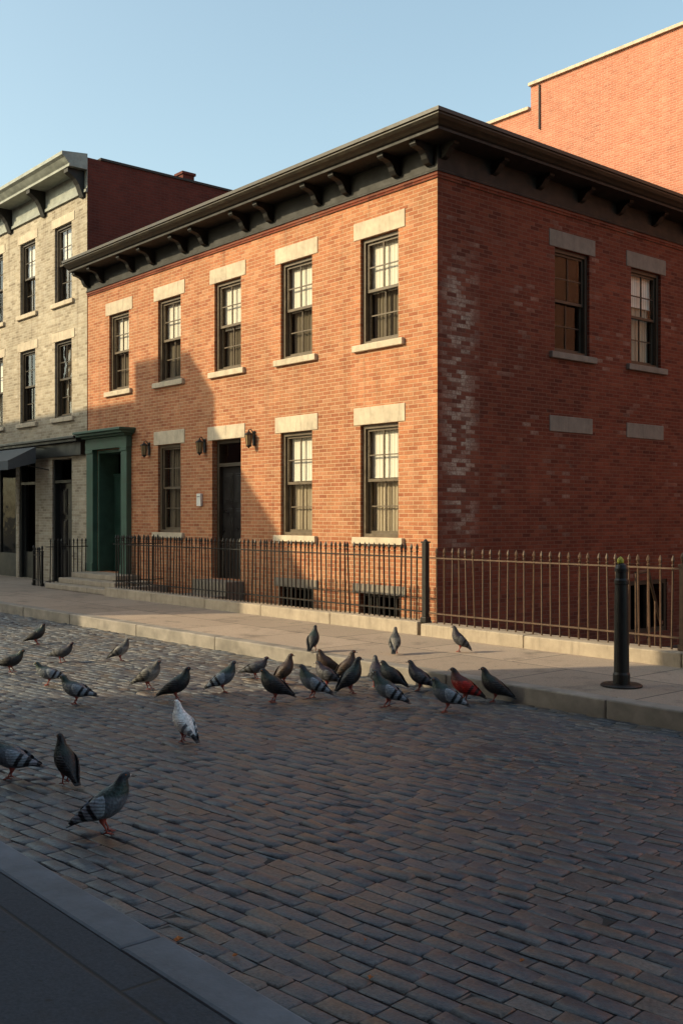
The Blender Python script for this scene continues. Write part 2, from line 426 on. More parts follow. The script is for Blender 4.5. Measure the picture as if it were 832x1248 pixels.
for k, c in enumerate(cs):
    window(F, c, W, 4.08, 5.62, house, 'blind', drop=(.50,.50,.52,.48,.50)[k], net='net')
for c in (cs[0], cs[1]): window(F, c, W, 1.28, 2.91, house, 'blind', drop=.46, net='curtain')
window(F, cs[3], W, 1.28, 2.91, house, 'curtain', net='net')
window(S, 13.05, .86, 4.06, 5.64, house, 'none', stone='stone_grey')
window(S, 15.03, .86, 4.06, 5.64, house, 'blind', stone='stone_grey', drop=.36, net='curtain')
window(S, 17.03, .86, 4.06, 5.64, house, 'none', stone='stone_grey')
for c in (13.05, 15.03):
    p = Part(); S.box(p, c-.56, c+.5, 2.86, 3.10, -.012, .1); p.obj('lintel', M['stone_grey'], house, bevel=.008)
for c in (cs[0], cs[1]):
    p = Part(); F.box(p, c-.42, c+.42, .02, .06, .08, .13); F.box(p, c-.42, c+.42, .42, .459, .08, .13)
    for k in range(7):
        uu = c-.40+.8*k/6; F.box(p, uu-.014, uu+.014, .06, .42, .085, .125)
    o = p.obj('basement_window', M['black'], house)
    l = Part(); F.box(l, c-.56, c+.56, .462, .60, -.02, .1)
    l.obj('lintel', M['stone_grey'], o, bevel=.008)
p = Part(); S.box(p, 14.55, 14.62, -.35, .52, .02, .1); S.box(p, 15.58, 15.65, -.35, .52, .02, .1)
S.box(p, 14.62, 15.58, .45, .52, .021, .099); S.box(p, 14.62, 15.58, -.35, -.28, .021, .099); S.box(p, 15.08, 15.12, -.28, .45, .03, .09)
p.obj('basement_window', M['frame_side'], house)

def sweep(prof, mat, name, parent):
    p = Part(); n = len(prof)
    for (o_, z_) in prof: p.v += [(FX0+.01, FY-o_, z_), (FX1+o_, FY-o_, z_), (FX1+o_, BY, z_)]
    for k in range(n-1):
        for s_ in (0, 1):
            p.f.append((3*k+s_, 3*k+s_+1, 3*k+3+s_+1, 3*k+3+s_)); p.mi.append(0)
    p.f.append(tuple(3*k for k in range(n))); p.mi.append(0)
    p.f.append(tuple(3*k+2 for k in range(n))); p.mi.append(0)
    return p.obj(name, mat, parent)
corn = sweep([(.46,6.641),(.49,6.665),(.53,6.69),(.56,6.725),(.56,6.747),(.585,6.752),(.585,6.80),(.30,6.85),(.0,6.86)], M['cornice'], 'cornice', house)
sweep([(.0,6.591),(.43,6.591),(.43,6.625),(.459,6.6405)], M['bracket'], 'soffit', corn)
sweep([(0.0,6.23),(.05,6.23),(.05,6.25),(.03,6.265),(.03,6.59),(.0,6.59)], M['bracket'], 'frieze', corn)
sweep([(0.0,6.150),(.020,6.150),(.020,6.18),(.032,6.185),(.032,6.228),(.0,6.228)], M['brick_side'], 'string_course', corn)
bp_ = [(.031,6.589),(.375,6.589),(.375,6.545),(.35,6.52),(.28,6.51),(.22,6.49),(.175,6.45),(.15,6.39),(.11,6.34),(.031,6.315)]
bps = [(.031,6.589),(.28,6.589),(.28,6.55),(.20,6.52),(.15,6.47),(.10,6.42),(.031,6.40)]
def bracket_mesh(w, poly, d='F'):
    q_ = Part(); n_ = len(poly)
    for s_ in (-w/2, w/2):
        for (o_, z_) in poly: q_.v.append((s_, -o_, z_) if d == 'F' else (o_, s_, z_))
    q_.f.append(tuple(range(n_))); q_.f.append(tuple(range(2*n_-1, n_-1, -1))); q_.mi += [0, 0]
    for k in range(n_):
        k2 = (k+1) % n_; q_.f.append((k, k2, n_+k2, n_+k)); q_.mi.append(0)
    return q_
bmF = bracket_mesh(.11, bp_).mesh('bracket', [M['bracket']]); bmS = bracket_mesh(.10, bps, 'S').mesh('bracket', [M['bracket']])
def put(name, me, loc, parent):
    o = bpy.data.objects.new(name, me); COL.objects.link(o); o.location = loc
    o.parent = parent; o.matrix_parent_inverse = world_of(parent).inverted(); return o
for x in (-9.92,-10.56,-11.62,-12.28,-13.50,-14.18,-15.42,-16.08,-17.20,-17.98,-19.20,-19.84): put('bracket', bmF, (x, FY, 0), corn)
for y in (10.18,11.2,12.2,13.2,14.2,15.2,16.2,17.2,18.2,19.2): put('bracket', bmS, (FX1, y, 0), corn)

# main door
l = Part(); F.box(l, door[0]-.14, door[1]+.12, 2.902, 3.14, -.012, .1); l.obj('lintel', M['stone'], house, bevel=.008)
p = Part(); a, b = door[0], door[1]
F.box(p, a+.001, a+.07, .5, 2.899, .10, .22); F.box(p, b-.07, b-.001, .5, 2.899, .10, .22)
F.box(p, a+.07, b-.07, 2.84, 2.899, .101, .219); F.box(p, a+.07, b-.07, 2.44, 2.50, .101, .219)
df = p.obj('door_frame', M['frame_side'], house)
g = Part(); g.quad(F.pt(a+.07,2.5,.16), F.pt(b-.07,2.5,.16), F.pt(b-.07,2.84,.16), F.pt(a+.07,2.84,.16)); g.obj('transom', M['glass'], df)
def door_leaf(a, b, z0, z1, d, mat, parent, rows=3, pl=F):
    p = Part(); pl.box(p, a, b, z0, z1, d, d+.05)
    hh = (z1-z0-.12)/rows; mw = (a+b)/2
    for r in range(rows):
        for (s, e) in ((a+.09, mw-.04), (mw+.04, b-.09)):
            zz = z0+.1+r*hh
            pl.box(p, s, e, zz, zz+hh-.1, d-.014, d-.0005)
            pl.box(p, s+.04, e-.04, zz+.04, zz+hh-.14, d-.026, d-.0145)
    o = p.obj('door', M[mat], parent, bevel=.004)
    h = Part(); hx = b-.06
    h.tube([pl.pt(hx, z0+.98, d), pl.pt(hx, z0+.98, d-.03), pl.pt(hx, z0+.98, d-.055), pl.pt(hx, z0+.98, d-.07)], [.012,.012,.028,.014], 10)
    h.obj('handle', M['brass'], o, smooth=True); return o
door_leaf(a+.071, b-.071, .5, 2.438, .17, 'blackdoor', house)

# green portal
p = Part()
for (s, e) in ((-19.78, -19.501), (-18.329, -18.10)):
    F.box(p, s, e, .45, 2.93, -.11, -.002); F.box(p, s-.02, e+.02, .45, .62, -.135, -.111); F.box(p, s-.015, e+.015, 2.86, 2.93, -.13, -.111)
F.box(p, -19.80, -18.08, 2.931, 3.16, -.125, -.002); F.box(p, -19.84, -18.04, 3.161, 3.20, -.20, -.002)
F.box(p, -19.89, -17.97, 3.201, 3.25, -.30, -.002); F.box(p, -19.91, -17.93, 3.251, 3.30, -.36, -.002)
for (s, e) in ((-19.499, -19.44), (-18.39, -18.331)): F.box(p, s, e, .45, 2.919, .0, .45)
F.box(p, -19.44, -18.39, 2.86, 2.919, .001, .449)
po = p.obj('door_surround', M['green'], house, bevel=.006)
door_leaf(-19.43, -18.40, .45, 2.40, .34, 'greendk', po, 2)
g = Part(); g.quad(F.pt(-19.44,2.4,.38), F.pt(-18.39,2.4,.38), F.pt(-18.39,2.86,.38), F.pt(-19.44,2.86,.38)); g.obj('transom', M['glass'], po)
p = Part(); F.box(p, -19.44, -18.39, 2.40, 2.45, .32, .40); p.obj('transom_bar', M['greendk'], po)
st = thing('stone_steps', (-18.3, 9.6, .15), 'low worn stone steps up to the green doorway', 'steps')
p = Part(); p.box(-19.62, -17.0, 9.02, 10.095, .147, .245); p.obj('step', M['coping'], st, bevel=.012)
p = Part(); p.box(-19.62, -17.3, 9.30, 10.095, .2455, .345); p.obj('step', M['coping'], st, bevel=.012)
p = Part(); p.box(-19.62, -17.75, 9.58, 10.095, .3455, .445); p.obj('step', M['coping'], st, bevel=.012)
st = thing('stone_stoop', (-14.83, 9.8, 0), 'dark stone stoop behind the railings at the black door', 'steps')
p = Part(); p.box(-15.35, -14.32, 9.74, 10.095, -.6, .49); p.obj('step', M['stone_grey'], st, bevel=.012)
p = Part(); p.box(-15.35, -14.32, 9.46, 9.738, -.6, .26); p.obj('step', M['stone_grey'], st, bevel=.012)

def lantern(x, z):
    e = thing('wall_lantern', (x, FY, z), 'black iron wall lantern with glass sides on red brick', 'lantern', 'lanterns on the house front')
    p = Part(); p.box(x-.035, x+.035, FY-.015, FY-.001, z-.10, z+.14)
    p.tube([(x, FY-.01, z+.08), (x, FY-.07, z+.17), (x, FY-.11, z+.15)], .009, 8); p.obj('bracket', M['black'], e)
    c = (x, FY-.11)
    p = Part(); p.lathe(*c, [(.008,z+.16),(.012,z+.13),(.03,z+.115),(.078,z+.085),(.08,z+.075)], 6); p.obj('cap', M['black'], e)
    p = Part(); p.lathe(*c, [(.038,z-.10),(.060,z+.074)], 6); p.obj('lamp_glass', M['lampglass'], e)
    p = Part()
    for k in range(6):
        t = 2*math.pi*k/6
        p.tube([(x+.040*math.cos(t), c[1]+.040*math.sin(t), z-.10), (x+.062*math.cos(t), c[1]+.062*math.sin(t), z+.078)], .005, 5)
    p.lathe(*c, [(.01,z-.15),(.02,z-.13),(.045,z-.115),(.045,z-.099)], 6); p.obj('cage', M['black'], e)
lantern(-17.42, 2.84); lantern(-15.50, 2.80); lantern(-14.02, 2.85)
p = Part(); F.box(p, -15.70, -15.57, 1.76, 1.98, -.05, -.001); o = p.obj('letter_box', M['white'], bevel=.006); tag(o, 'small white enamel letter box on brick wall', 'letter box')
p = Part(); F.box(p, -15.68, -15.59, 1.92, 1.93, -.054, -.0505); p.obj('slot', M['black'], o)

# ------------------------------------------------------------------ tan house
tan = thing('brick_house', (-24, 15, 0), 'three storey tan brick house with bracketed cornice and black shopfront', 'house')
TX0, TX1 = -31.0, -19.96
tcs = [-21.08, -22.90, -24.72, -26.54, -28.36]
tops = []
for c in tcs: tops += [(c-.41, c+.41, 6.23, 7.89), (c-.41, c+.41, 3.72, 5.39)]
tops += [(-21.62, -20.66, .15, 2.82), (-23.40, -22.48, .15, 2.82), (-27.6, -23.55, .15, 2.82)]
p = Part(); wall_sheet(p, F, TX0, TX1, -.62, 9.0, tops, .24, 0)
p.quad((TX1,FY,-.62),(TX1,22,-.62),(TX1,22,9.07),(TX1,FY,9.07), 1)
p.quad((TX0,FY,-.62),(TX0,22,-.62),(TX0,22,9.07),(TX0,FY,9.07), 1)
p.quad((TX0,22,-.62),(TX1,22,-.62),(TX1,22,9.07),(TX0,22,9.07), 1)
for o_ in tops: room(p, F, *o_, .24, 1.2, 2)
p.obj('wall', [M['brick_tan'], M['brick_dark'], M['room']], tan)
p = Part(); p.box(TX0, TX1-.25, FY+.05, 21.98, 8.9, 8.98); rf = p.obj('roof', M['roof'], tan)
p = Part(); p.box(TX1-.24, TX1+.03, FY+.3, 22.02, 9.072, 9.12); p.obj('parapet_coping', M['roof'], rf)
p = Part(); p.box(-20.62, -20.32, 12.65, 12.95, 8.98, 9.36); p.box(-20.65, -20.29, 12.62, 12.98, 9.361, 9.42); p.obj('chimney', M['brick_dark'], rf)
for c in tcs:
    window(F, c, .82, 6.23, 7.89, tan, 'blind' if c in tcs[:2] else 'none', cols=2, lh=.20, drop=.45, frame='frame_side', net='net')
    window(F, c, .82, 3.72, 5.39, tan, 'blind' if c == tcs[2] else 'curtain' if c == tcs[0] else 'none', cols=2, lh=.20, frame='frame_side', net='net')
prof = [(0,8.34),(.05,8.34),(.05,8.40),(.02,8.42),(.02,8.80),(.42,8.80),(.42,8.85),(.46,8.89),(.52,8.96),(.58,9.0),(.58,9.07),(.0,9.14)]
p = Part(); n = len(prof)
for (o_, z_) in prof: p.v += [(TX0, FY-o_, z_), (TX1+min(o_, .02)+.02, FY-o_, z_)]
for k in range(n-1): p.f.append((2*k, 2*k+1, 2*k+3, 2*k+2)); p.mi.append(0)
p.f.append(tuple(2*k+1 for k in range(n))); p.mi.append(0); p.f.append(tuple(2*k for k in range(n))); p.mi.append(0)
tc = p.obj('cornice', M['cream'], tan)
tb = [(.021,8.799),(.40,8.799),(.40,8.71),(.32,8.67),(.22,8.60),(.15,8.50),(.10,8.38),(.052,8.26),(.001,8.26),(.001,8.339),(.051,8.341),(.051,8.40),(.021,8.42)]
tbm = bracket_mesh(.17, tb).mesh('bracket', [M['bracket']])
for x in (-20.12,-21.99,-23.81,-25.63,-27.45,-29.3): put('bracket', tbm, (x, FY, 0), tc)
p = Part(); p.box(TX0, -20.02, FY-.12, FY-.001, 2.86, 3.14); p.box(TX0, -19.99, FY-.24, FY-.001, 3.141, 3.20); p.box(TX0, -19.98, FY-.30, FY-.001, 3.2015, 3.25)
shop = p.obj('shopfront', M['shop'], tan, bevel=.006)
p = Part(); F.box(p, -21.62, -21.54, .15, 2.82, .03, .2); F.box(p, -20.74, -20.66, .15, 2.82, .03, .2); F.box(p, -21.54, -20.74, 2.3, 2.36, .031, .199); p.obj('door_frame', M['shop'], shop)
door_leaf(-21.54, -20.74, .15, 2.3, .15, 'blackdoor', shop)
p = Part(); F.box(p, -23.40, -23.32, .15, 2.82, .03, .2); F.box(p, -22.56, -22.48, .15, 2.82, .03, .2); F.box(p, -23.32, -22.56, 2.3, 2.36, .031, .199)
F.box(p, -23.32, -22.56, .15, .75, .10, .14); F.box(p, -23.32, -23.22, .75, 2.3, .10, .14); F.box(p, -22.66, -22.56, .75, 2.3, .10, .14); p.obj('door', M['shop'], shop)
p = Part(); F.box(p, -27.6, -23.55, .15, .70, .02, .1); F.box(p, -27.6, -23.55, 2.70, 2.82, .02, .1)
for x in (-27.6,-26.6,-25.6,-24.6,-23.63): F.box(p, x, x+.07, .70, 2.70, .025, .095)
sw = p.obj('shop_window', M['shop'], shop)
g = Part(); g.quad(F.pt(-27.6,.7,.06), F.pt(-23.55,.7,.06), F.pt(-23.55,2.7,.06), F.pt(-27.6,2.7,.06)); g.obj('glass', M['glass_side'], sw)
aw = thing('awning', (-24.5, 9.9, 2.8), 'grey slate canvas awning over the shop window', 'awning')
p = Part(); ax0, ax1 = -28.0, -21.75; yw, yf = FY-.32, FY-.95
p.quad((ax0,yw,3.10),(ax1,yw,3.10),(ax1,yf,2.78),(ax0,yf,2.78)); p.quad((ax0,yf,2.78),(ax1,yf,2.78),(ax1,yf-.002,2.58),(ax0,yf-.002,2.58))
for xx in (ax0, ax1): p.quad((xx,yw,3.10),(xx,yw,2.75),(xx,yf,2.58),(xx,yf,2.78))
p.obj('canvas', M['awning'], aw)
p = Part(); p.tube([(ax0,yf+.01,2.77),(ax1,yf+.01,2.77)], .012); p.tube([(ax1-.03,FY,2.6),(ax1-.03,yf+.02,2.76)], .012); p.tube([(ax0+.03,FY,2.6),(ax0+.03,yf+.02,2.76)], .012)
p.tube([(ax1-.03,FY,3.08),(ax1-.03,yw+.01,3.09)], .012)
p.obj('bar', M['black'], aw)

# ------------------------------------------------------------------ tall building behind
bk = thing('brick_building', (-8, 26, 0), 'tall plain orange brick building with stepped stone-capped parapet', 'building')
p = Part(); p.box(-30, -18.16, 22.3, 34, -.6, 12.62); p.box(-18.159, 14, 22.3, 34.01, -.6, 13.25); p.obj('wall', M['brick_back'], bk)
p = Part(); p.box(-30.05, -18.2, 22.22, 34.05, 12.621, 12.70); p.box(-18.2, 14.05, 22.22, 34.05, 13.251, 13.33); p.obj('coping', M['stone'], bk)
p = Part(); p.tube([(-17.85,22.27,13.2),(-17.85,22.27,12.0)], .025); p.obj('downpipe', M['frame_side'], bk)

# ------------------------------------------------------------------ unseen buildings across the street, sized for the shade they cast
op = thing('brick_building', (-30, -5, 0), 'brick corner building across the street with added shadow box on the roof', 'building')
p = Part(); p.box(-46, -22.62, -8.1, -1.5, -.6, 10.45); p.obj('wall', M['brick_dark'], op)
p = Part(); p.box(-46.1, -22.62, -8.1, -1.45, 10.451, 10.52); p.obj('roof', M['roof'], op)
p = Part(); p.box(-24.8, -22.9, -3.1, -1.6, 10.521, 11.35); p.obj('roof_shadow_box', M['brick_dark'], op)  # added roof box, shaped to cast the stepped shadow on the house front
op = thing('brick_building', (0, -6, 0), 'long brick building across the street with flat cornice', 'building')
p = Part(); p.box(-11.75, 34, -14, -1.5, -.6, 16.0); p.obj('wall', M['brick_dark'], op)  # unseen; height raised to cut sky light from the foreground
p = Part(); p.box(-11.75, 34, -14, -1.42, 16.001, 16.3); p.obj('cornice', M['cornice'], op)

# ------------------------------------------------------------------ railings
FNY = 9.04
def picket_mesh(h, mat, r=.0095):
    p = Part()
    p.lathe(0, 0, [(r,0),(r,h-.115),(r*1.65,h-.105),(r*1.65,h-.095),(r*.85,h-.088),(r*1.9,h-.055),(r*1.2,h-.025),(.001,h)], 6)
    return p.mesh('picket', [mat])
def post_mesh(h, w, mat):
    p = Part(); s = w/2
    p.box(-s, s, -s, s, 0, h-.14); p.box(-s-.008, s+.008, -s-.008, s+.008, h-.1395, h-.115)
    p.lathe(0, 0, [(.016,h-.1145),(.012,h-.10),(.022,h-.075),(.025,h-.05),(.018,h-.02),(.006,h-.004),(.002,h)], 10)
    p.box(-s-.012, s+.012, -s-.012, s+.012, .0005, .06)
    return p.mesh('post', [mat])
def railing(path, zb, h, step, label, mat, r, posts, top=.17, pw=.040):
    mid = path[0]
    e = thing('iron_railing', (mid[0], mid[1], zb), label, 'railing')
    pm = picket_mesh(h, mat, r); po = post_mesh(h+.03, pw, mat)
    for (ax, ay), (bx, by) in zip(path, path[1:]):
        L = math.hypot(bx-ax, by-ay); ux, uy = (bx-ax)/L, (by-ay)/L
        for zr in (.12, h-top):
            p = Part(); w = .019
            if abs(ux) > .5: p.box(ax, bx, ay-w, ay+w, zb+zr-.008, zb+zr+.008)
            else: p.box(ax-w, ax+w, ay, by, zb+zr-.009, zb+zr+.007)
            p.obj('rail', mat, e)
        n = int(L/step)
        for k in range(1, n):
            o = put('picket', pm, (ax+ux*L*k/n, ay+uy*L*k/n, zb+.001), e)
            o.rotation_euler = (random.gauss(0,.008), random.gauss(0,.010), random.random())
    for (x, y) in posts: put('post', po, (x, y, zb+.001), e)
    return e
p = Part(); x = -16.95
while x < -9.0:
    L = min(random.uniform(1.4, 1.9), -9.0-x); p.box(x+.003, x+L-.003, 8.91, 9.17, -.61, .30+random.uniform(-.004,.004)); x += L
o = p.obj('low_stone_wall', M['coping'], bevel=.012); tag(o, 'low worn stone kerb wall carrying black iron railings', 'low wall')
p = Part(); x = -8.93
while x < 8:
    L = random.uniform(1.5, 2.1); p.box(x+.003, x+L-.003, 8.89, 9.19, -.61, .29+random.uniform(-.004,.004)); x += L
o = p.obj('low_stone_wall', M['coping'], bevel=.014); tag(o, 'pale stone kerb wall under plain iron railings', 'low wall')
p = Part(); p.box(-17.0, -16.72, 9.172, 10.09, -.61, .30); o = p.obj('low_stone_wall', M['coping'], bevel=.01); tag(o, 'short stone wall returning to the house beside the steps', 'low wall')
railing([(-16.84, 10.05), (-16.84, FNY), (-9.05, FNY)], .30, .95, .095, 'black iron railings with spear tips in front of the brick house', M['black'], .0105, [])
railing([(-8.92, FNY), (-5.50, FNY)], .29, .92, .122, 'rusty brown iron railings with pointed tips on pale stone', M['iron'], .0105, [], .13)
railing([(-5.50, FNY), (2.0, FNY)], .29, .92, .122, 'rusty brown iron railings past the slim post', M['iron'], .0105, [(-5.50, FNY)], .13, .050)
railing([(-19.72, 9.08), (-19.72, 10.03)], .15, .98, .08, 'short black iron stair railing beside the green doorway', M['black'], .0105, [])
railing([(-20.45, 9.15), (-20.05, 9.15)], .15, .80, .07, 'small black iron gate panel by the shop', M['black'], .0105, [(-20.45, 9.15), (-20.05, 9.15)])
gpst = thing('gate_post', (-8.98, FNY, .15), 'square black iron post with flat cap between two railings', 'post')
p = Part(); x, y = -8.97, FNY-.02
p.box(x-.034, x+.034, y-.034, y+.034, .291, 1.26); p.box(x-.048,x+.048,y-.048,y+.048,.2905,.36)
p.obj('shaft', M['black'], gpst, bevel=.006)
p = Part(); p.box(x-.042, x+.042, y-.042, y+.042, 1.2605, 1.28); p.lathe(x, y, [(.03,1.2805),(.02,1.295),(.003,1.31)], 8); p.obj('cap', M['black'], gpst)
hr = thing('handrail', (-6.6, 11.0, -.6), 'iron handrail running down to the basement area', 'handrail')
p = Part(); p.tube([(-6.2,9.3,1.0),(-6.9,10.6,.95),(-8.0,12.6,.10),(-8.3,13.1,.08)], .018); p.obj('rail', M['iron'], hr, smooth=True)
for (x, y, zt) in ((-6.2,9.3,1.0),(-6.9,10.6,.95),(-7.45,11.6,.52),(-8.0,12.6,.10)):
    p = Part(); p.tube([(x,y,-.61),(x,y,zt)], .012); p.obj('post', M['iron'], hr)

# bollard
bo = thing('bollard', (-5.18, 7.56, .15), 'black iron bollard with yellow-green cap on the pavement', 'bollard')
x, y, z = -5.18, 7.56, .147
p = Part(); p.lathe(x, y, [(.072,z),(.072,z+.10),(.064,z+.12),(.060,z+.72),(.056,z+.86),(.061,z+.87),(.061,z+.90),(.052,z+.915),(.050,z+.97),(.058,z+.975),(.058,z+1.0),(.045,z+1.03),(.02,z+1.045)], 24)
p.obj('shaft', M['black'], bo, smooth=False)
p = Part(); p.lathe(x, y, [(.175,z+.0005),(.175,z+.012),(.16,z+.02),(.08,z+.022)], 24); p.obj('base_plate', M['black'], bo)
p = Part(); p.lathe(x-.01, y, [(.026,z+1.04),(.030,z+1.055),(.028,z+1.075),(.016,z+1.09),(.004,z+1.10)], 12); p.obj('cap', M['yellow'], bo, smooth=True)

# ------------------------------------------------------------------ pigeons
DROP = .024
def pigeon_body_mat(name, body, neck, head, belly, tail, gloss=.5):
    q = NT(name); x, y, z = q.xyz()
    nz = q.noise(60, 3, .6)
    zz = q.math('ADD', z, q.math('MULTIPLY', q.math('SUBTRACT', nz, .5), .02))
    c = q.ramp(q.maprange(zz, .08-DROP, .30-DROP), [(0., belly), (.30, body), (.48, body), (.56, neck), (.74, neck), (.82, head), (1, head)])
    tb = q.maprange(x, -.100, -.110); c = q.mix(tb, c, tail)
    c = q.mix(1., c, q.ramp(nz, [(.3,(.62,)*3),(.7,(1.35,)*3)]), 'MULTIPLY')
    q.base(c, gloss, .4)
    w = q.new('ShaderNodeTexVoronoi'); w.inputs['Scale'].default_value = 80; q.link(q.coord(), w.inputs['Vector'])
    q.bump(w.outputs[0], .55, .006); return q.m
def wing_mat(name, base, bar, tip, tipto=.20):
    q = NT(name); x, y, z = q.xyz()
    s = q.math('ADD', q.math('MULTIPLY', x, .85), q.math('MULTIPLY', q.math('ADD', z, DROP), .5))
    s = q.math('ADD', s, q.math('MULTIPLY', q.math('SUBTRACT', q.noise(45, 2), .5), .014))
    c = q.ramp(q.maprange(s, -.13, .13), [(0, tip),(tipto, tip),(tipto+.04, base),(.34, base),(.36, bar),(.42, bar),(.44, base),(.52, base),(.54, bar),(.60, bar),(.62, base),(1, base)])
    nz = q.noise(80, 3, .6); c = q.mix(1., c, q.ramp(nz, [(.3,(.62,)*3),(.7,(1.35,)*3)]), 'MULTIPLY')
    q.base(c, .6, .3)
    w = q.new('ShaderNodeTexWave'); w.inputs['Scale'].default_value = 22; w.inputs['Distortion'].default_value = 2
    w.bands_direction = 'Z'; q.link(q.coord(), w.inputs['Vector']); q.bump(w.outputs[0], .5, .006); return q.m
PM = {
 'blue': (pigeon_body_mat('blue_grey_plumage', (.10,.115,.14), (.022,.042,.038), (.034,.040,.052), (.10,.105,.12), (.018,.018,.022)), wing_mat('barred_grey_wing', (.25,.28,.325), (.014,.014,.018), (.030,.033,.037))),
 'dark': (pigeon_body_mat('sooty_plumage', (.018,.017,.020), (.014,.024,.020), (.012,.012,.015), (.022,.020,.022), (.009,.009,.011)), wing_mat('sooty_wing', (.022,.021,.024), (.010,.010,.012), (.011,.011,.013))),
 'chequer': (pigeon_body_mat('chequered_plumage', (.050,.050,.058), (.024,.017,.028), (.025,.027,.035), (.065,.065,.073), (.014,.014,.018)), wing_mat('chequered_wing', (.075,.077,.088), (.013,.013,.015), (.016,.016,.020))),
 'brown': (pigeon_body_mat('brown_plumage', (.045,.025,.018), (.036,.019,.015), (.034,.020,.016), (.07,.046,.035), (.018,.014,.012)), wing_mat('brown_wing', (.056,.033,.022), (.020,.014,.012), (.018,.014,.012))),
 'pale': (pigeon_body_mat('pale_buff_plumage', (.18,.165,.15), (.055,.052,.05), (.07,.065,.064), (.36,.33,.30), (.035,.035,.035)), wing_mat('buff_wing', (.10,.096,.092), (.026,.025,.025), (.026,.026,.026))),
 'white': (pigeon_body_mat('white_plumage', (.80,.80,.80), (.76,.76,.77), (.80,.80,.80), (.70,.70,.72), (.03,.03,.035)), wing_mat('white_wing', (.76,.76,.77), (.16,.17,.19), (.035,.035,.042), .30)),
 'red': (pigeon_body_mat('russet_plumage', (.24,.012,.009), (.07,.012,.012), (.022,.013,.013), (.24,.014,.009), (.013,.009,.009)), wing_mat('russet_wing', (.34,.014,.010), (.05,.010,.010), (.015,.010,.010), .26)),
}
q = NT('pigeon_leg_skin'); q.base((.28,.055,.04), .6); M['pleg'] = q.m
q = NT('pigeon_eye'); q.base((.5,.12,.02), .15, .7); M['peye'] = q.m
q = NT('pigeon_beak'); q.base((.06,.05,.05), .45); M['pbeak'] = q.m
q = NT('pigeon_cere'); q.base((.55,.53,.5), .6); M['pcere'] = q.m
SP = {
 'stand': [(-.172,.056,.022,.003),(-.145,.070,.028,.006),(-.112,.088,.030,.012),(-.085,.103,.041,.027),(-.05,.122,.057,.045),(-.015,.142,.068,.059),(.018,.163,.069,.063),(.046,.188,.060,.056),(.062,.212,.044,.045),(.069,.235,.031,.034),(.074,.255,.0235,.026),(.081,.271,.0205,.0225),(.092,.278,.0175,.0185),(.104,.277,.010,.012)],
 'alert': [(-.138,.036,.022,.003),(-.118,.054,.028,.006),(-.092,.078,.030,.012),(-.069,.098,.042,.027),(-.042,.120,.057,.045),(-.014,.144,.067,.058),(.014,.170,.067,.061),(.036,.199,.056,.053),(.045,.226,.040,.042),(.048,.250,.028,.031),(.052,.270,.0225,.025),(.059,.285,.0205,.0225),(.070,.291,.0175,.0185),(.082,.289,.010,.012)],
 'low': [(-.185,.088,.022,.003),(-.157,.096,.028,.006),(-.12,.106,.030,.012),(-.09,.115,.042,.028),(-.055,.126,.058,.046),(-.018,.137,.068,.058),(.02,.148,.069,.061),(.054,.164,.058,.052),(.076,.185,.041,.040),(.087,.205,.028,.030),(.094,.222,.0225,.025),(.104,.236,.0205,.0225),(.117,.240,.0175,.0185),(.128,.236,.010,.012)],
 'hunch': [(-.168,.066,.022,.003),(-.140,.079,.028,.006),(-.108,.096,.030,.012),(-.082,.110,.042,.028),(-.048,.127,.060,.047),(-.013,.145,.071,.062),(.020,.163,.071,.064),(.046,.184,.062,.056),(.060,.204,.047,.045),(.066,.221,.034,.036),(.071,.236,.026,.028),(.079,.248,.0215,.0235),(.090,.254,.018,.019),(.101,.252,.010,.012)],
}
for k_ in SP: SP[k_] = [(a, b-DROP, c, d) for a, b, c, d in SP[k_]]
def body_mesh(kind, mat):
    sp = SP[kind]; p = Part(); n = 16
    pts = [Vector((a, 0, b)) for a, b, _, _ in sp]
    for j, (x, z, hw, hh) in enumerate(sp):
        t = (pts[min(j+1, len(pts)-1)]-pts[max(j-1, 0)]).normalized(); up = Vector((-t.z, 0, t.x))
        for k in range(n):
            w = 2*math.pi*k/n
            hz = hh*(1.0 if math.sin(w) > 0 else 1.06)
            q_ = pts[j]+Vector((0, 1, 0))*hw*math.cos(w)+up*hz*math.sin(w); p.v.append(tuple(q_))
    for j in range(len(sp)-1):
        for k in range(n):
            k2 = (k+1) % n; p.f.append((j*n+k, j*n+k2, (j+1)*n+k2, (j+1)*n+k)); p.mi.append(0)
    p.f.append(tuple(range(n))); p.mi.append(0)
    L = len(sp)-1; d = (pts[-1]-pts[-2]).normalized(); e = pts[-1]
    d = (d+Vector((.1,0,-.25))).normalized()
    for r, s in ((.0065, .004), (.0042, .009), (.0038, .016), (.0012, .026)):
        upb = Vector((-d.z, 0, d.x)); c = e+d*s+Vector((0,0,-.002))
        for k in range(n):
            w = 2*math.pi*k/n; p.v.append(tuple(c+Vector((0,1,0))*r*math.cos(w)+upb*r*.9*math.sin(w)))
    for j in range(L, L+4):
        for k in range(n):
            k2 = (k+1) % n; p.f.append((j*n+k, j*n+k2, (j+1)*n+k2, (j+1)*n+k)); p.mi.append(0 if j == L else (2 if j == L+1 else 1))
    p.f.append(tuple((L+4)*n+k for k in reversed(range(n)))); p.mi.append(1)
    return p.mesh('pigeon', [mat, M['pbeak'], M['pcere']], True)
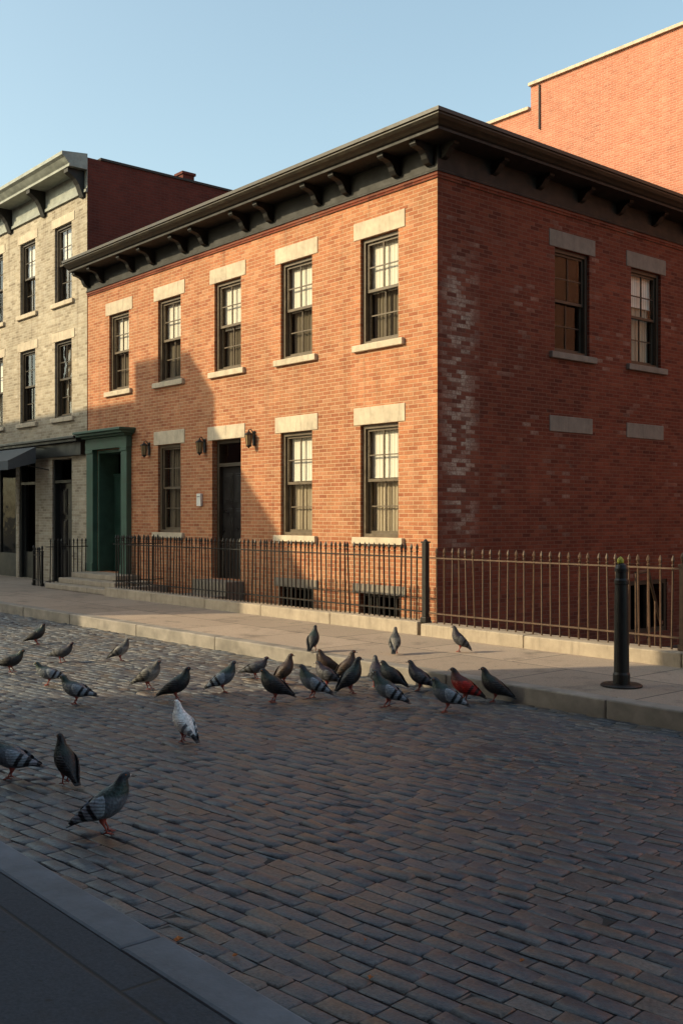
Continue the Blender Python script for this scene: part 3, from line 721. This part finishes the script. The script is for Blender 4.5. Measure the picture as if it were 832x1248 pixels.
def wing_mesh(kind, side, mat):
    sp = SP[kind]; p = Part(); n = 12
    rows = [(7,.62,.006,.018),(6,.86,.010,.036),(5,.94,.011,.044),(4,.99,.011,.040),(3,1.05,.010,.030),(2,1.0,.008,.019),(1,.75,.006,.010),(0,.45,.003,.004)]
    for (i, yo, th, hh) in rows:
        x, z, hw, h2 = sp[i]
        a = Vector((x, 0, z)); nx = Vector((sp[min(i+1,13)][0]-sp[max(i-1,0)][0], 0, sp[min(i+1,13)][1]-sp[max(i-1,0)][1])).normalized()
        up = Vector((-nx.z, 0, nx.x)); c = a+Vector((0, side*(hw*yo-.002*yo), 0))+up*(h2*.18+(.008 if i < 4 else 0))
        if i == 0: c += Vector((.012,0,.008))
        for k in range(n):
            w = 2*math.pi*k/n
            v = c+Vector((0, side, 0))*(th*math.cos(w)-abs(math.sin(w))**2*th*.9*(1.3 if math.sin(w) > 0 else .8))+up*hh*math.sin(w); p.v.append(tuple(v))
    for j in range(len(rows)-1):
        for k in range(n):
            k2 = (k+1) % n; p.f.append((j*n+k, j*n+k2, (j+1)*n+k2, (j+1)*n+k)); p.mi.append(0)
    p.f.append(tuple(range(n))); p.f.append(tuple((len(rows)-1)*n+k for k in range(n))); p.mi += [0, 0]
    return p.mesh('wing', [mat], True)
def leg_mesh(side, fwd):
    p = Part(); y = side*.024; fx = .0+fwd
    p.tube([(-.008,y*.9,.080),(-.014+fwd*.3,y,.058),(-.010+fwd*.6,y,.043),(fx,y,.022),(fx+.002,y,.008)], [.019,.014,.0055,.0038,.0045], 8)
    for a, L in ((-.45,.028),(0.,.034),(.45,.028),(math.pi,.018)):
        dx, dy = math.cos(a), math.sin(a)
        p.tube([(fx,y,.008),(fx+dx*L*.5,y+dy*L*.5,.0065),(fx+dx*L,y+dy*L,.002)], [.004,.0032,.0015], 6)
    return p.mesh('leg', [M['pleg']], True)
LEG = {(s, f): leg_mesh(s, f) for s in (-1, 1) for f in (-.008, .006, .018)}
def eye_mesh():
    p = Part(); n = 8; prof = [(.0001,-.0032),(.0022,-.0022),(.0032,0),(.0022,.0022),(.0001,.0032)]
    p.lathe(0, 0, prof, n); return p.mesh('eye', [M['peye']], True)
EYE = eye_mesh(); BM = {}; WM = {}
def pigeon(x, y, z, yaw, col, pose, sc, label):
    if (pose, col) not in BM:
        BM[pose, col] = body_mesh(pose, PM[col][0]); WM[pose, col] = [wing_mesh(pose, s, PM[col][1]) for s in (-1, 1)]
    o = bpy.data.objects.new('pigeon', BM[pose, col]); COL.objects.link(o)
    o.location = (x, y, z+.003); o.rotation_euler = (0, 0, math.radians(yaw)); o.scale = (sc, sc*random.uniform(.94,1.06), sc*random.uniform(.97,1.06))
    tag(o, label, 'pigeon', 'pigeons gathered on the cobbled street')
    sb = o.modifiers.new('s', 'SUBSURF'); sb.levels = 1; sb.render_levels = 1
    def ch(name, me, loc=(0,0,0)):
        c = bpy.data.objects.new(name, me); COL.objects.link(c); c.parent = o; c.location = loc; return c
    for w in WM[pose, col]:
        c = ch('wing', w); sb = c.modifiers.new('s', 'SUBSURF'); sb.levels = 1; sb.render_levels = 1
    st = random.choice(((-.008, .018), (.006, .006), (.018, -.008)))
    ch('leg', LEG[-1, st[0]]); ch('leg', LEG[1, st[1]])
    hx, hz = SP[pose][12][0]-.001, SP[pose][12][1]+.002
    ch('eye', EYE, (hx, .0165, hz)); ch('eye', EYE, (hx, -.0165, hz))
R, L_ = 49.0, 229.0
W_ = .15
PG = [
 (-12.21,5.50,0,R+10,'dark','stand',1.,'dark grey pigeon standing on cobbles in sun'),
 (-10.21,4.33,0,R+5,'dark','low',1.02,'sooty black pigeon striding over cobbles'),
 (-10.54,5.04,0,R-8,'chequer','low',1.,'grey chequered pigeon walking on cobbles'),
 (-10.24,5.58,0,R+25,'pale','stand',.92,'pale grey pigeon standing on sunlit cobbles'),
 (-9.20,4.26,0,L_+12,'blue','low',.98,'blue-grey pigeon with barred wings leaning forward'),
 (-8.13,4.01,0,L_-5,'blue','low',1.05,'blue-grey pigeon with barred wings on cobbles'),
 (-8.39,4.86,0,R+8,'pale','hunch',1.05,'pale-breasted grey pigeon in low sun'),
 (-7.71,4.74,0,R+2,'dark','stand',1.1,'large sooty black pigeon with long tail'),
 (-7.80,5.28,0,R+12,'blue','stand',1.05,'slate blue pigeon standing alert on cobbles'),
 (-6.29,3.92,0,196,'white','alert',1.0,'white pigeon with dark tail and wing tips'),
 (-8.26,5.97,0,R+8,'chequer','low',.95,'grey pigeon behind others on cobbles'),
 (-7.11,5.33,0,L_-6,'dark','hunch',1.14,'sooty black pigeon with tail low on cobbles'),
 (-7.80,5.97,0,R+28,'brown','alert',1.02,'brown pigeon standing upright'),
 (-7.05,5.70,0,L_-10,'blue','stand',1.1,'blue-grey pigeon with white wing shield and dark bars'),
 (-8.62,6.98,W_,120,'dark','alert',.98,'dark pigeon standing on the kerb'),
 (-7.86,6.55,0,L_+20,'brown','stand',1.02,'dark brown pigeon in the flock near the kerb'),
 (-7.40,6.15,0,L_-15,'chequer','hunch',1.02,'grey chequered pigeon in the flock'),
 (-7.02,6.12,0,R+20,'dark','alert',1.14,'dark brown-black pigeon standing tall in the flock'),
 (-7.58,6.55,0,R+15,'brown','alert',1.05,'rusty brown pigeon beside the kerb'),
 (-7.91,7.50,W_,130,'pale','alert',.98,'buff grey pigeon on the pavement'),
 (-6.32,5.91,0,L_-12,'blue','stand',1.12,'slate blue pigeon with barred wings facing away from the kerb'),
 (-7.12,6.52,0,150,'chequer','alert',1.02,'grey pigeon seen from behind by the kerb'),
 (-6.90,6.50,0,L_-30,'dark','hunch',1.05,'dark pigeon with brown cast in the flock'),
 (-6.72,6.68,0,L_-20,'chequer','stand',1.02,'dark grey pigeon beside the kerb'),
 (-7.56,8.11,W_,L_-10,'chequer','alert',.95,'grey pigeon with pale belly on the pavement'),
 (-5.85,6.12,0,L_-8,'blue','hunch',1.14,'blue-grey pigeon with black wing bars'),
 (-6.08,6.58,0,L_-14,'red','stand',1.12,'russet red pigeon with dark tail'),
 (-5.90,6.76,0,L_-14,'dark','stand',1.08,'sooty pigeon at the edge of the flock by the kerb'),
 (-5.77,2.78,0,185,'dark','alert',1.0,'dark pigeon in shade seen half from behind'),
 (-6.09,2.58,0,L_,'blue','low',1.08,'grey pigeon with white rump and dark wing bars in shade'),
 (-4.74,2.50,0,R+6,'blue','stand',1.12,'blue-grey pigeon with dark bars near the kerb stone'),
]
for g in PG: pigeon(*g)

# ------------------------------------------------------------------ fallen leaves
q = NT('dry_leaf'); q.base(q.ramp(q.noise(40), [(.3,(.30,.09,.02)),(.7,(.45,.17,.04))]), .8); M['leaf'] = q.m
def leaf(x, y, z, s, a):
    p = Part(); n = 10
    for k in range(n):
        t = 2*math.pi*k/n; r = s*(1 if k % 2 == 0 else .62)
        p.v.append((r*math.cos(t), .7*r*math.sin(t), .006+.012*abs(math.sin(t))*s/.03))
    p.v.append((0,0,.004))
    for k in range(n): p.f.append((k, (k+1) % n, n)); p.mi.append(0)
    o = p.obj('fallen_leaf', M['leaf']); o.location = (x, y, z); o.rotation_euler = (0, 0, a)
    tag(o, 'small dry orange leaf lying on the cobbles', 'leaf', 'fallen leaves on the street')
for (x, y, s) in ((-3.35,2.07,.026),(-3.1,2.15,.016),(-2.65,2.4,.018),(-3.4,1.98,.012),(-2.9,2.6,.012),(-4.6,3.4,.014),(-2.4,2.9,.015),(-3.8,4.4,.015),(-5.2,4.9,.014),(-2.2,2.05,.016)):
    leaf(x, y, .006, s, random.random()*6)

# ------------------------------------------------------------------ light, sky, camera
AZ, EL = math.radians(30.3), math.radians(26.6)
d = Vector((math.sin(AZ)*math.cos(EL), math.cos(AZ)*math.cos(EL), -math.sin(EL)))
sl = bpy.data.lights.new('sun', 'SUN'); sl.energy = 5.0; sl.angle = math.radians(.5); sl.color = (1., .82, .51)
so = bpy.data.objects.new('sun', sl); COL.objects.link(so); so.rotation_euler = d.to_track_quat('-Z', 'Y').to_euler()
w = bpy.data.worlds.new('World'); scene.world = w; w.use_nodes = True
wt = w.node_tree
bg = wt.nodes['Background']; sk = wt.nodes.new('ShaderNodeTexSky'); sk.sky_type = 'NISHITA'
sk.sun_disc = False; sk.sun_elevation = EL; sk.sun_rotation = math.radians(210.3)
sk.air_density = 1.0; sk.dust_density = 2.6; sk.ozone_density = 1.0
gm = wt.nodes.new('ShaderNodeGamma'); gm.inputs[1].default_value = .80
mx = wt.nodes.new('ShaderNodeMix'); mx.data_type = 'RGBA'; mx.blend_type = 'MULTIPLY'; mx.inputs[0].default_value = 1
mx.inputs[7].default_value = (2.35, 2.5, 2.2, 1)
wt.links.new(sk.outputs[0], gm.inputs[0]); wt.links.new(gm.outputs[0], mx.inputs[6]); wt.links.new(mx.outputs[2], bg.inputs[0])
bg.inputs[1].default_value = .15
cd = bpy.data.cameras.new('camera'); cam = bpy.data.objects.new('camera', cd); COL.objects.link(cam)
cam.location = (0, 0, 1.6); cam.rotation_euler = (math.radians(90), 0, math.radians(49.45))
cd.sensor_fit = 'VERTICAL'; cd.sensor_height = 36; cd.lens = 36.6; cd.shift_y = .003
cd.clip_start = .05; cd.clip_end = 2000
scene.camera = cam
